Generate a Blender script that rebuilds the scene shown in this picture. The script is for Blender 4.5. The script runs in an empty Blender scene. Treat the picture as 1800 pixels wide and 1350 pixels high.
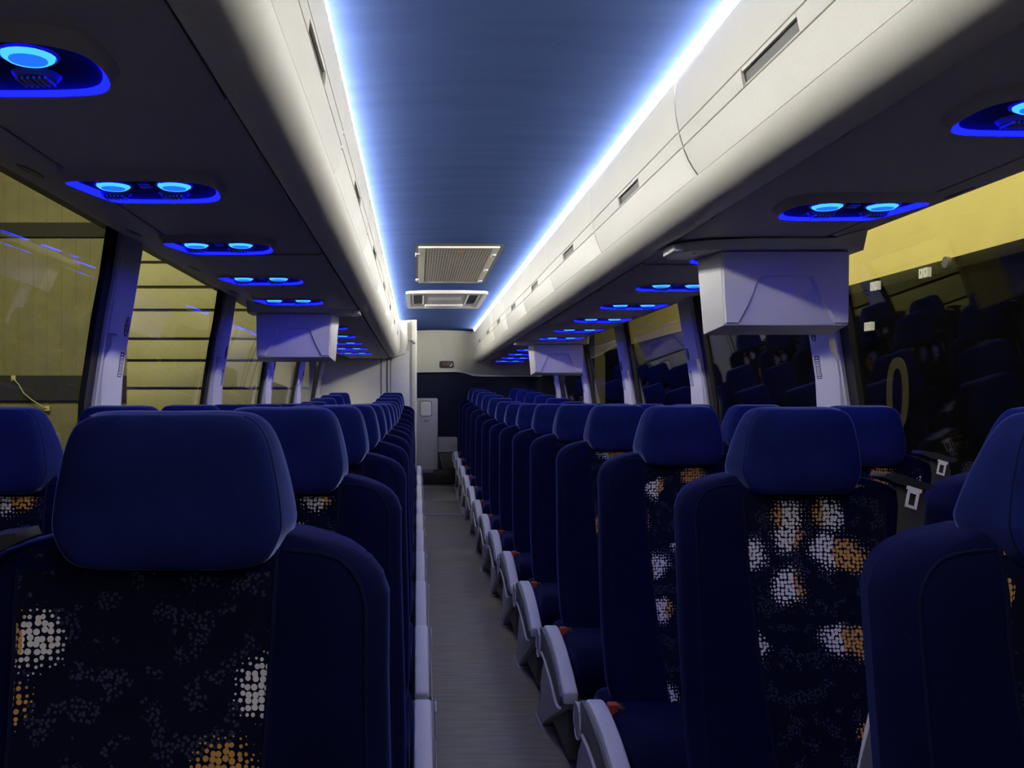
import bpy, bmesh, math, random
from mathutils import Vector, Matrix
random.seed(7)
SC = bpy.context.scene
COL = SC.collection

# ------------------------------------------------------------------ camera
# x across the coach (0 = middle of the aisle), y along it towards the rear, z up from the aisle floor
CX, CH = -0.227, 1.13
cam_d = bpy.data.cameras.new('camera')
cam = bpy.data.objects.new('camera', cam_d)
COL.objects.link(cam)
cam.location = (CX, 0.0, CH)
cam.rotation_euler = (math.radians(90), 0, 0)
cam_d.sensor_width = 36.0
cam_d.lens = 1650.0 / 1800.0 * 36.0
cam_d.shift_x = (900 - 734) / 1800.0
cam_d.shift_y = (707 - 675) / 1800.0
cam_d.clip_start = 0.02
SC.camera = cam

# ------------------------------------------------------------------ world, exposure, light levels
world = bpy.data.worlds.new('world')
SC.world = world
world.use_nodes = True
world.node_tree.nodes['Background'].inputs[0].default_value = (0.010, 0.011, 0.014, 1)
world.node_tree.nodes['Background'].inputs[1].default_value = 0.35
SC.view_settings.view_transform = 'Standard'
SC.view_settings.look = 'None'
SC.view_settings.gamma = 1.0
SC.view_settings.exposure = 0.0
SC.view_settings.use_curve_mapping = False
SC.cycles.use_denoising = True
SC.cycles.use_adaptive_sampling = True
SC.cycles.adaptive_threshold = 0.03
SC.cycles.max_bounces = 6
SC.cycles.diffuse_bounces = 3
SC.cycles.glossy_bounces = 3
SC.cycles.sample_clamp_indirect = 6.0
LED_STRENGTH = 33.0
RING_STRENGTH = 36.0
LENS_STRENGTH = 4.0

def area(name, loc, rot, sx, sy, power, color):
    d = bpy.data.lights.new(name, 'AREA')
    d.shape = 'RECTANGLE'; d.size = sx; d.size_y = sy
    d.energy = power; d.color = color
    o = bpy.data.objects.new(name, d); COL.objects.link(o)
    o.location = loc; o.rotation_euler = rot
    return o
# garage lamps hanging outside, one on either side of the coach
area('garage_lamp_right', (1.75, 5.0, 3.6), (0, math.radians(28), 0), 0.3, 7.0, 330, (1.0, 0.93, 0.70))
area('garage_lamp_left', (-3.4, 7.0, 3.9), (math.radians(50), 0, 0), 3.0, 0.5, 230, (1.0, 0.93, 0.66))

# ------------------------------------------------------------------ materials
def nt(name):
    m = bpy.data.materials.new(name); m.use_nodes = True
    t = m.node_tree
    return m, t, t.nodes['Principled BSDF']
def plastic(name, col, rough=0.5, metal=0.0, spec=0.5, grain=0.0, scale=300, bump=0.0):
    m, t, p = nt(name)
    p.inputs['Base Color'].default_value = (*col, 1)
    p.inputs['Roughness'].default_value = rough
    p.inputs['Metallic'].default_value = metal
    p.inputs['Specular IOR Level'].default_value = spec
    if grain or bump:
        tc = t.nodes.new('ShaderNodeTexCoord')
        n = t.nodes.new('ShaderNodeTexNoise'); n.inputs['Scale'].default_value = scale
        n.inputs['Detail'].default_value = 4
        t.links.new(tc.outputs['Object'], n.inputs['Vector'])
        if grain:
            r = t.nodes.new('ShaderNodeMapRange')
            r.inputs['From Min'].default_value = 0.3; r.inputs['From Max'].default_value = 0.7
            r.inputs['To Min'].default_value = 1 - grain; r.inputs['To Max'].default_value = 1 + grain
            t.links.new(n.outputs['Fac'], r.inputs['Value'])
            mx = t.nodes.new('ShaderNodeVectorMath'); mx.operation = 'SCALE'
            mx.inputs[0].default_value = col
            t.links.new(r.outputs[0], mx.inputs['Scale'])
            t.links.new(mx.outputs[0], p.inputs['Base Color'])
        if bump:
            b = t.nodes.new('ShaderNodeBump'); b.inputs['Strength'].default_value = bump
            b.inputs['Distance'].default_value = 0.002
            t.links.new(n.outputs['Fac'], b.inputs['Height'])
            t.links.new(b.outputs[0], p.inputs['Normal'])
    return m
def emit(name, col, strength):
    m, t, p = nt(name)
    p.inputs['Base Color'].default_value = (*col, 1)
    p.inputs['Emission Color'].default_value = (*col, 1)
    p.inputs['Emission Strength'].default_value = strength
    return m
M = {}
M['cream'] = plastic('cream_plastic', (0.73, 0.715, 0.61), 0.45, grain=0.03, scale=220)
M['white'] = plastic('white_plastic', (0.74, 0.74, 0.72), 0.42)
M['panelgrey'] = plastic('grey_service_plastic', (0.50, 0.475, 0.48), 0.5, grain=0.05, scale=200)
M['tvgrey'] = plastic('monitor_plastic', (0.76, 0.75, 0.73), 0.5)
M['dark'] = plastic('dark_plastic', (0.025, 0.025, 0.028), 0.45)
M['plate'] = plastic('matt_plate', (0.012, 0.012, 0.016), 0.9, spec=0.1)
M['mid'] = plastic('mid_grey_plastic', (0.11, 0.11, 0.13), 0.45)
M['arm'] = plastic('armrest_plastic', (0.72, 0.72, 0.78), 0.45)
M['leg'] = plastic('leg_plastic', (0.27, 0.27, 0.32), 0.45)
M['black'] = plastic('black_rubber', (0.004, 0.004, 0.004), 0.7)
M['bluewall'] = plastic('navy_wall_fabric', (0.010, 0.013, 0.040), 0.95, grain=0.15, scale=160)
M['consolegrey'] = plastic('console_plastic', (0.42, 0.42, 0.44), 0.5)
M['alu'] = plastic('aluminium_trim', (0.55, 0.55, 0.62), 0.35, metal=0.6)
M['grille'] = plastic('grille_metal', (0.86, 0.80, 0.66), 0.5)
M['hatch'] = plastic('hatch_plastic', (0.72, 0.72, 0.70), 0.45)
M['slotgrey'] = plastic('slot_grey', (0.17, 0.17, 0.155), 0.6)
M['hatchgrey'] = plastic('hatch_grey', (0.33, 0.33, 0.33), 0.5)
M['webbing'] = plastic('belt_webbing', (0.060, 0.058, 0.055), 0.8, grain=0.15, scale=500)
M['steel'] = plastic('steel_tongue', (0.95, 0.88, 0.66), 0.4)
M['red'] = plastic('red_buckle', (0.42, 0.05, 0.025), 0.5)
M['ink'] = plastic('ink', (0.02, 0.02, 0.03), 0.7)
M['paper'] = plastic('paper', (0.78, 0.78, 0.78), 0.7)
M['signred'] = plastic('sign_red', (0.35, 0.05, 0.05), 0.5)
M['orange'] = plastic('orange_rag', (0.8, 0.25, 0.08), 0.7)
M['brownpanel'] = plastic('brown_panel', (0.10, 0.09, 0.08), 0.6)
M['led'] = emit('led_white', (1.0, 0.975, 0.92), LED_STRENGTH)
M['ring'] = emit('blue_glow', (0.0004, 0.0008, 1.0), RING_STRENGTH)
M['lens'] = emit('blue_lens', (0.006, 0.07, 1.0), LENS_STRENGTH * 0.6)
M['lensrim'] = emit('blue_lens_rim', (0.02, 0.17, 1.0), LENS_STRENGTH)
M['yellowwall'] = plastic('yellow_paint', (0.78, 0.66, 0.20), 0.75, grain=0.05, scale=3)
M['darkwall'] = plastic('dark_board', (0.0035, 0.0035, 0.003), 0.8, spec=0.0, grain=0.3, scale=4)
M['olivedigit'] = plastic('olive_paint', (0.055, 0.050, 0.018), 0.8, spec=0.0)
M['frameedge'] = plastic('dark_frame', (0.022, 0.022, 0.013), 0.8, spec=0.0, grain=0.3, scale=5)
M['slat'] = plastic('olive_slat', (0.42, 0.40, 0.18), 0.7, grain=0.06, scale=3)
M['olivedark'] = plastic('olive_sheet', (0.15, 0.14, 0.055), 0.75, grain=0.12, scale=6)
M['beam'] = plastic('dark_beam', (0.03, 0.03, 0.02), 0.8, spec=0.1)
M['concrete'] = plastic('concrete', (0.10, 0.10, 0.09), 0.8, grain=0.2, scale=3)
M['bodyskin'] = plastic('coach_skin', (0.15, 0.15, 0.15), 0.5)

def velvet(name, col, sheen=0.9, spots=0.35, tint=(0.22, 0.29, 1.0, 1)):
    m, t, p = nt(name)
    p.inputs['Roughness'].default_value = 0.85
    p.inputs['Specular IOR Level'].default_value = 0.03
    p.inputs['Sheen Weight'].default_value = sheen
    p.inputs['Sheen Roughness'].default_value = 0.24
    p.inputs['Sheen Tint'].default_value = tint
    tc = t.nodes.new('ShaderNodeTexCoord')
    n = t.nodes.new('ShaderNodeTexNoise'); n.inputs['Scale'].default_value = 14; n.inputs['Detail'].default_value = 5
    t.links.new(tc.outputs['Object'], n.inputs['Vector'])
    cr = t.nodes.new('ShaderNodeValToRGB')
    cr.color_ramp.elements[0].position = 0.3; cr.color_ramp.elements[1].position = 0.75
    cr.color_ramp.elements[0].color = (*[c * 0.8 for c in col], 1)
    cr.color_ramp.elements[1].color = (*[c * 1.25 for c in col], 1)
    t.links.new(n.outputs['Fac'], cr.inputs['Fac'])
    # lint specks
    v = t.nodes.new('ShaderNodeTexVoronoi'); v.inputs['Scale'].default_value = 95
    t.links.new(tc.outputs['Object'], v.inputs['Vector'])
    lt = t.nodes.new('ShaderNodeMath'); lt.operation = 'LESS_THAN'; lt.inputs[1].default_value = 0.10
    t.links.new(v.outputs['Distance'], lt.inputs[0])
    sel = t.nodes.new('ShaderNodeSeparateColor'); t.links.new(v.outputs['Color'], sel.inputs[0])
    gt = t.nodes.new('ShaderNodeMath'); gt.operation = 'GREATER_THAN'; gt.inputs[1].default_value = 0.80
    t.links.new(sel.outputs[0], gt.inputs[0])
    mu = t.nodes.new('ShaderNodeMath'); mu.operation = 'MULTIPLY'
    t.links.new(lt.outputs[0], mu.inputs[0]); t.links.new(gt.outputs[0], mu.inputs[1])
    mu2 = t.nodes.new('ShaderNodeMath'); mu2.operation = 'MULTIPLY'; mu2.inputs[1].default_value = spots
    t.links.new(mu.outputs[0], mu2.inputs[0])
    mix = t.nodes.new('ShaderNodeMix'); mix.data_type = 'RGBA'
    t.links.new(mu2.outputs[0], mix.inputs['Factor'])
    t.links.new(cr.outputs[0], mix.inputs[6]); mix.inputs[7].default_value = (0.06, 0.065, 0.10, 1)
    t.links.new(mix.outputs[2], p.inputs['Base Color'])
    b = t.nodes.new('ShaderNodeBump'); b.inputs['Strength'].default_value = 0.12; b.inputs['Distance'].default_value = 0.004
    t.links.new(n.outputs['Fac'], b.inputs['Height']); t.links.new(b.outputs[0], p.inputs['Normal'])
    return m
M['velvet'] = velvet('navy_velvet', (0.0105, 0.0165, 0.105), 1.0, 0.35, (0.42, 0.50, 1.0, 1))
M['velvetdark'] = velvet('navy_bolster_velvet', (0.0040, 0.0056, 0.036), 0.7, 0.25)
M['piping'] = plastic('seam_piping', (0.006, 0.009, 0.040), 0.9, spec=0.08)

def pattern():
    m, t, p = nt('patterned_moquette')
    N = t.nodes.new; L = t.links.new
    p.inputs['Roughness'].default_value = 0.9
    p.inputs['Specular IOR Level'].default_value = 0.1
    tc = N('ShaderNodeTexCoord'); oi = N('ShaderNodeObjectInfo')
    sx = N('ShaderNodeSeparateXYZ'); L(tc.outputs['Object'], sx.inputs[0])
    def math_(op, a, b=None, c=None):
        n = N('ShaderNodeMath'); n.operation = op
        for i, v in enumerate((a, b, c)):
            if v is None: continue
            if isinstance(v, (int, float)): n.inputs[i].default_value = v
            else: L(v, n.inputs[i])
        return n.outputs[0]
    off = math_('MULTIPLY', oi.outputs['Random'], 7.0)
    cx = N('ShaderNodeCombineXYZ')
    L(math_('ADD', sx.outputs[0], off), cx.inputs[0]); L(math_('ADD', sx.outputs[2], math_('MULTIPLY', off, 1.7)), cx.inputs[1])
    vec = cx.outputs[0]
    # warp a little
    wn = N('ShaderNodeTexNoise'); wn.inputs['Scale'].default_value = 22; L(vec, wn.inputs['Vector'])
    sub = N('ShaderNodeVectorMath'); sub.operation = 'SUBTRACT'; L(wn.outputs['Color'], sub.inputs[0]); sub.inputs[1].default_value = (0.5, 0.5, 0.5)
    scl = N('ShaderNodeVectorMath'); scl.operation = 'SCALE'; L(sub.outputs[0], scl.inputs[0]); scl.inputs['Scale'].default_value = 0.035
    add = N('ShaderNodeVectorMath'); add.operation = 'ADD'; L(vec, add.inputs[0]); L(scl.outputs[0], add.inputs[1])
    vb = N('ShaderNodeTexVoronoi'); vb.voronoi_dimensions = '2D'; vb.inputs['Scale'].default_value = 13.5; vb.inputs['Randomness'].default_value = 0.75
    L(add.outputs[0], vb.inputs['Vector'])
    cs = N('ShaderNodeSeparateColor'); L(vb.outputs['Color'], cs.inputs[0])
    vd = N('ShaderNodeTexVoronoi'); vd.voronoi_dimensions = '2D'; vd.inputs['Scale'].default_value = 150; vd.inputs['Randomness'].default_value = 0.45
    L(vec, vd.inputs['Vector'])
    dots = math_('SUBTRACT', 0.62, vd.outputs['Distance'])
    blob = math_('MINIMUM', math_('SUBTRACT', 0.33, vb.outputs['Distance']), 0.075)          # >0 inside a blob
    val = math_('ADD', math_('MULTIPLY', blob, 1.7), math_('MULTIPLY', dots, 1.0))
    on = math_('GREATER_THAN', val, 0.28)
    has_w = math_('GREATER_THAN', cs.outputs[0], 0.66)
    has_o = math_('LESS_THAN', cs.outputs[0], 0.22)
    # white blobs have an orange fringe on part of the rim
    wmask = math_('MULTIPLY', on, has_w); omask = math_('MULTIPLY', on, has_o)
    fr = math_('GREATER_THAN', cs.outputs[1], 0.5)
    px = N('ShaderNodeSeparateXYZ'); L(vb.outputs['Position'], px.inputs[0])
    vx = N('ShaderNodeSeparateXYZ'); L(add.outputs[0], vx.inputs[0])
    rim = math_('GREATER_THAN', math_('MULTIPLY', math_('SUBTRACT', vx.outputs[0], px.outputs[0]), math_('SUBTRACT', math_('MULTIPLY', fr, 2.0), 1.0)), 0.011)
    ofr = math_('MULTIPLY', wmask, rim)
    # faint grey-blue speckle
    vs = N('ShaderNodeTexVoronoi'); vs.voronoi_dimensions = '2D'; vs.inputs['Scale'].default_value = 210; L(vec, vs.inputs['Vector'])
    ns = N('ShaderNodeTexNoise'); ns.inputs['Scale'].default_value = 34; ns.inputs['Detail'].default_value = 3; L(vec, ns.inputs['Vector'])
    spk = math_('MULTIPLY', math_('LESS_THAN', vs.outputs['Distance'], 0.36), math_('GREATER_THAN', ns.outputs['Fac'], 0.545))
    def mixc(f, a, bcol):
        n = N('ShaderNodeMix'); n.data_type = 'RGBA'; L(f, n.inputs['Factor'])
        if isinstance(a, tuple): n.inputs[6].default_value = a
        else: L(a, n.inputs[6])
        n.inputs[7].default_value = bcol
        return n.outputs[2]
    c = mixc(spk, (0.004, 0.005, 0.022, 1), (0.035, 0.042, 0.085, 1))
    c = mixc(omask, c, (0.72, 0.36, 0.10, 1))
    c = mixc(wmask, c, (0.92, 0.84, 0.83, 1))
    c = mixc(ofr, c, (0.72, 0.38, 0.12, 1))
    L(c, p.inputs['Base Color'])
    return m
M['pattern'] = pattern()

def ceiling_mat():
    m, t, p = nt('blue_ceiling_fabric')
    N = t.nodes.new; L = t.links.new
    p.inputs['Roughness'].default_value = 1.0; p.inputs['Specular IOR Level'].default_value = 0.0
    tc = N('ShaderNodeTexCoord')
    mp = N('ShaderNodeMapping'); mp.inputs['Scale'].default_value = (1.2, 9.0, 1); L(tc.outputs['Object'], mp.inputs[0])
    n = N('ShaderNodeTexNoise'); n.inputs['Scale'].default_value = 1.6; n.inputs['Detail'].default_value = 5; L(mp.outputs[0], n.inputs['Vector'])
    n2 = N('ShaderNodeTexNoise'); n2.inputs['Scale'].default_value = 350; L(tc.outputs['Object'], n2.inputs['Vector'])
    cr = N('ShaderNodeValToRGB'); L(n.outputs['Fac'], cr.inputs[0])
    cr.color_ramp.elements[0].position = 0.25; cr.color_ramp.elements[0].color = (0.074, 0.118, 0.315, 1)
    cr.color_ramp.elements[1].position = 0.8; cr.color_ramp.elements[1].color = (0.096, 0.152, 0.385, 1)
    mx = N('ShaderNodeMix'); mx.data_type = 'RGBA'; mx.blend_type = 'MULTIPLY'; mx.inputs['Factor'].default_value = 0.35
    L(cr.outputs[0], mx.inputs[6]); L(n2.outputs['Color'], mx.inputs[7])
    v = N('ShaderNodeTexVoronoi'); v.inputs['Scale'].default_value = 16; L(tc.outputs['Object'], v.inputs['Vector'])
    lt = N('ShaderNodeMath'); lt.operation = 'LESS_THAN'; lt.inputs[1].default_value = 0.035; L(v.outputs['Distance'], lt.inputs[0])
    mz = N('ShaderNodeMix'); mz.data_type = 'RGBA'; L(lt.outputs[0], mz.inputs['Factor']); L(mx.outputs[2], mz.inputs[6]); mz.inputs[7].default_value = (0.16, 0.20, 0.34, 1)
    L(mz.outputs[2], p.inputs['Base Color'])
    b = N('ShaderNodeBump'); b.inputs['Strength'].default_value = 0.12; b.inputs['Distance'].default_value = 0.006
    L(n.outputs['Fac'], b.inputs['Height']); L(b.outputs[0], p.inputs['Normal'])
    return m
M['ceil'] = ceiling_mat()

def floor_mat():
    m, t, p = nt('grey_vinyl_floor')
    N = t.nodes.new; L = t.links.new
    p.inputs['Roughness'].default_value = 0.42
    tc = N('ShaderNodeTexCoord')
    mp = N('ShaderNodeMapping'); mp.inputs['Scale'].default_value = (2.0, 12.0, 1); L(tc.outputs['Object'], mp.inputs[0])
    n = N('ShaderNodeTexNoise'); n.inputs['Scale'].default_value = 3; n.inputs['Detail'].default_value = 6; L(mp.outputs[0], n.inputs['Vector'])
    cr = N('ShaderNodeValToRGB'); L(n.outputs['Fac'], cr.inputs[0])
    cr.color_ramp.elements[0].position = 0.3; cr.color_ramp.elements[0].color = (0.23, 0.205, 0.165, 1)
    cr.color_ramp.elements[1].position = 0.75; cr.color_ramp.elements[1].color = (0.36, 0.325, 0.27, 1)
    L(cr.outputs[0], p.inputs['Base Color'])
    return m
M['floor'] = floor_mat()

def glass_mat():
    m = bpy.data.materials.new('tinted_window_glass'); m.use_nodes = True
    t = m.node_tree; t.nodes.clear(); N = t.nodes.new; L = t.links.new
    out = N('ShaderNodeOutputMaterial'); mix = N('ShaderNodeMixShader')
    ge = N('ShaderNodeNewGeometry'); dp = N('ShaderNodeVectorMath'); dp.operation = 'DOT_PRODUCT'
    L(ge.outputs['Normal'], dp.inputs[0]); L(ge.outputs['Incoming'], dp.inputs[1])
    ab = N('ShaderNodeMath'); ab.operation = 'ABSOLUTE'; L(dp.outputs['Value'], ab.inputs[0])
    om = N('ShaderNodeMath'); om.operation = 'SUBTRACT'; om.inputs[0].default_value = 1.0; L(ab.outputs[0], om.inputs[1])
    pw = N('ShaderNodeMath'); pw.operation = 'POWER'; pw.inputs[1].default_value = 5.0; L(om.outputs[0], pw.inputs[0])
    fr = N('ShaderNodeMath'); fr.operation = 'MULTIPLY_ADD'; fr.inputs[1].default_value = 0.95; fr.inputs[2].default_value = 0.04; L(pw.outputs[0], fr.inputs[0])
    tr = N('ShaderNodeBsdfTransparent'); tr.inputs['Color'].default_value = (0.86, 0.87, 0.85, 1)
    gl = N('ShaderNodeBsdfGlossy'); gl.inputs['Roughness'].default_value = 0.01; gl.inputs['Color'].default_value = (0.9, 0.9, 0.9, 1)
    L(fr.outputs[0], mix.inputs[0]); L(tr.outputs[0], mix.inputs[1]); L(gl.outputs[0], mix.inputs[2]); L(mix.outputs[0], out.inputs[0])
    return m
M['glass'] = glass_mat()

# ------------------------------------------------------------------ mesh helpers
def finish(name, bm, mat, parent=None, smooth=True, angle=40):
    bmesh.ops.remove_doubles(bm, verts=bm.verts, dist=1e-6)
    bmesh.ops.recalc_face_normals(bm, faces=bm.faces)
    me = bpy.data.meshes.new(name); bm.to_mesh(me); bm.free()
    if mat is not None: me.materials.append(M[mat] if isinstance(mat, str) else mat)
    if smooth:
        me.polygons.foreach_set('use_smooth', [True] * len(me.polygons))
        me.set_sharp_from_angle(angle=math.radians(angle))
    o = bpy.data.objects.new(name, me); COL.objects.link(o)
    if parent is not None: o.parent = parent
    return o
def thing(name, label, cat, loc=(0, 0, 0), group=None, kind=None):
    o = bpy.data.objects.new(name, None); COL.objects.link(o)
    o.location = loc; o.empty_display_size = 0.05
    tag(o, label, cat, group, kind)
    return o
def tag(o, label=None, cat=None, group=None, kind=None):
    if label: o['label'] = label
    if cat: o['category'] = cat
    if group: o['group'] = group
    if kind: o['kind'] = kind
    return o
def struct(o, label=None):
    o['kind'] = 'structure'
    if label: o['label'] = label
    return o
def add_box(bm, x0, x1, y0, y1, z0, z1, bevel=0.0):
    vs = [bm.verts.new((x, y, z)) for z in (z0, z1) for y in (y0, y1) for x in (x0, x1)]
    fs = [bm.faces.new([vs[i] for i in f]) for f in ((0, 2, 3, 1), (4, 5, 7, 6), (0, 1, 5, 4), (2, 6, 7, 3), (0, 4, 6, 2), (1, 3, 7, 5))]
    if bevel > 0:
        es = list({e for f in fs for e in f.edges})
        bmesh.ops.bevel(bm, geom=es, offset=bevel, segments=2, affect='EDGES', profile=0.5)
    return vs
def box(name, mat, parent, x0, x1, y0, y1, z0, z1, bevel=0.0):
    bm = bmesh.new(); add_box(bm, x0, x1, y0, y1, z0, z1, bevel)
    return finish(name, bm, mat, parent)
def add_prism(bm, pts, axis, a, b):
    """closed outline pts (two coords) extruded along axis from a to b; f maps (u,v,w)->xyz"""
    f = {'x': lambda u, v, w: (w, u, v), 'y': lambda u, v, w: (u, w, v), 'z': lambda u, v, w: (u, v, w)}[axis]
    A = [bm.verts.new(f(u, v, a)) for u, v in pts]; B = [bm.verts.new(f(u, v, b)) for u, v in pts]
    n = len(pts)
    bm.faces.new(A); bm.faces.new(B[::-1])
    for i in range(n): bm.faces.new((A[i], A[(i + 1) % n], B[(i + 1) % n], B[i]))
    return A, B
def prism(name, mat, parent, pts, axis, a, b, bevel=0.0, angle=40):
    bm = bmesh.new(); add_prism(bm, pts, axis, a, b)
    if bevel > 0:
        bmesh.ops.recalc_face_normals(bm, faces=bm.faces)
        es = [e for e in bm.edges if len(e.link_faces) == 2 and e.calc_face_angle() > 0.9]
        bmesh.ops.bevel(bm, geom=es, offset=bevel, segments=2, affect='EDGES', profile=0.5)
    return finish(name, bm, mat, parent, angle=angle)
def add_tube(bm, path, r, seg=6, closed=False):
    n = len(path); rings = []
    P = [Vector(p) for p in path]
    for i in range(n):
        d = (P[(i + 1) % n] - P[i - 1]) if closed else (P[min(i + 1, n - 1)] - P[max(i - 1, 0)])
        d.normalize()
        u = d.orthogonal() if abs(d.z) > 0.99 else d.cross(Vector((0, 0, 1)))
        if abs(d.y) < 0.6: u = d.cross(Vector((0, 1, 0)))
        u.normalize(); w = d.cross(u)
        rings.append([bm.verts.new(P[i] + r * (math.cos(k * 2 * math.pi / seg) * u + math.sin(k * 2 * math.pi / seg) * w)) for k in range(seg)])
    m = n if closed else n - 1
    for i in range(m):
        a, b = rings[i], rings[(i + 1) % n]
        for k in range(seg): bm.faces.new((a[k], a[(k + 1) % seg], b[(k + 1) % seg], b[k]))
    if not closed:
        bm.faces.new(rings[0]); bm.faces.new(rings[-1])
def add_cyl(bm, c, axis, r, h, seg=20, r2=None):
    r2 = r if r2 is None else r2
    ax = Vector(axis).normalized(); u = ax.orthogonal().normalized(); w = ax.cross(u); c = Vector(c)
    A = [bm.verts.new(c + r * (math.cos(k * 2 * math.pi / seg) * u + math.sin(k * 2 * math.pi / seg) * w)) for k in range(seg)]
    B = [bm.verts.new(c + ax * h + r2 * (math.cos(k * 2 * math.pi / seg) * u + math.sin(k * 2 * math.pi / seg) * w)) for k in range(seg)]
    bm.faces.new(A); bm.faces.new(B)
    for k in range(seg): bm.faces.new((A[k], A[(k + 1) % seg], B[(k + 1) % seg], B[k]))
def catmull(pts, per=5, closed=True):
    out = []; n = len(pts)
    for i in range(n if closed else n - 1):
        if closed: p0, p1, p2, p3 = (pts[(i + j - 1) % n] for j in range(4))
        else: p0, p1, p2, p3 = pts[max(i - 1, 0)], pts[i], pts[i + 1], pts[min(i + 2, n - 1)]
        for k in range(per):
            t = k / per
            out.append(tuple(0.5 * (2 * b + (c - a) * t + (2 * a - 5 * b + 4 * c - d) * t * t + (3 * b - a - 3 * c + d) * t ** 3) for a, b, c, d in zip(p0, p1, p2, p3)))
    if not closed: out.append(tuple(pts[-1]))
    return out
def rrect(x0, x1, y0, y1, r, n=5):
    pts = []
    for cx, cy, a0 in ((x1 - r, y1 - r, 0), (x0 + r, y1 - r, 90), (x0 + r, y0 + r, 180), (x1 - r, y0 + r, 270)):
        for k in range(n + 1):
            a = math.radians(a0 + 90 * k / n); pts.append((cx + r * math.cos(a), cy + r * math.sin(a)))
    return pts
def interp(tab, v):
    if v <= tab[0][0]: return tab[0][1]
    for (a, b), (c, d) in zip(tab, tab[1:]):
        if v <= c: return b + (d - b) * (v - a) / (c - a)
    return tab[-1][1]
ORD = ['first', 'second', 'third', 'fourth', 'fifth', 'sixth', 'seventh', 'eighth', 'ninth', 'tenth', 'eleventh', 'twelfth', 'thirteenth', 'fourteenth', 'fifteenth', 'sixteenth']

Y0, YR = -3.2, 11.3            # coach interior from behind the camera to the rear wall
def rise(y): return 0.0 if y < 6.6 else 0.04 * (y - 6.6)
def wall_half(z):              # inner side wall, leaning in above the belt line
    return interp([(0.0, 1.265), (0.73, 1.265), (1.13, 1.25), (1.40, 1.21), (1.66, 1.16)], z)
Z = lambda v: v + CH           # height relative to the camera -> height above the floor

# ------------------------------------------------------------------ floor
bm = bmesh.new()
ys = [Y0, 6.6, YR + 0.1]
for a, b in zip(ys, ys[1:]):
    vs = [bm.verts.new(v) for v in ((-1.30, a, rise(a)), (1.30, a, rise(a)), (1.30, b, rise(b)), (-1.30, b, rise(b)),
                                    (-1.30, a, -0.12), (1.30, a, -0.12), (1.30, b, -0.12), (-1.30, b, -0.12))]
    for f in ((0, 1, 2, 3), (7, 6, 5, 4), (0, 4, 5, 1), (1, 5, 6, 2), (2, 6, 7, 3), (3, 7, 4, 0)): bm.faces.new([vs[i] for i in f])
struct(finish('floor', bm, 'floor', smooth=False), 'grey brown vinyl aisle floor ramping up to the rear')
# metal nosings around the floor hatch panels at the rear of the aisle
n = 1
for y in (8.70, 9.62, 10.62):
    bm = bmesh.new(); vs = add_box(bm, -0.20, 0.22, y - 0.022, y + 0.022, 0, 0.008)
    for v in vs: v.co.z += rise(v.co.y) + 0.0005
    struct(finish('trim_%d' % n, bm, 'alu'), 'pale metal nosing strip across the rear aisle floor'); n += 1
bm = bmesh.new(); vs = add_box(bm, 0.185, 0.232, 8.70, 11.0, 0, 0.007)
for v in vs: v.co.z += rise(v.co.y) + 0.0007
struct(finish('trim_%d' % n, bm, 'alu'), 'pale metal strip along the right edge of the rear aisle'); n += 1
TRIM = n

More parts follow.
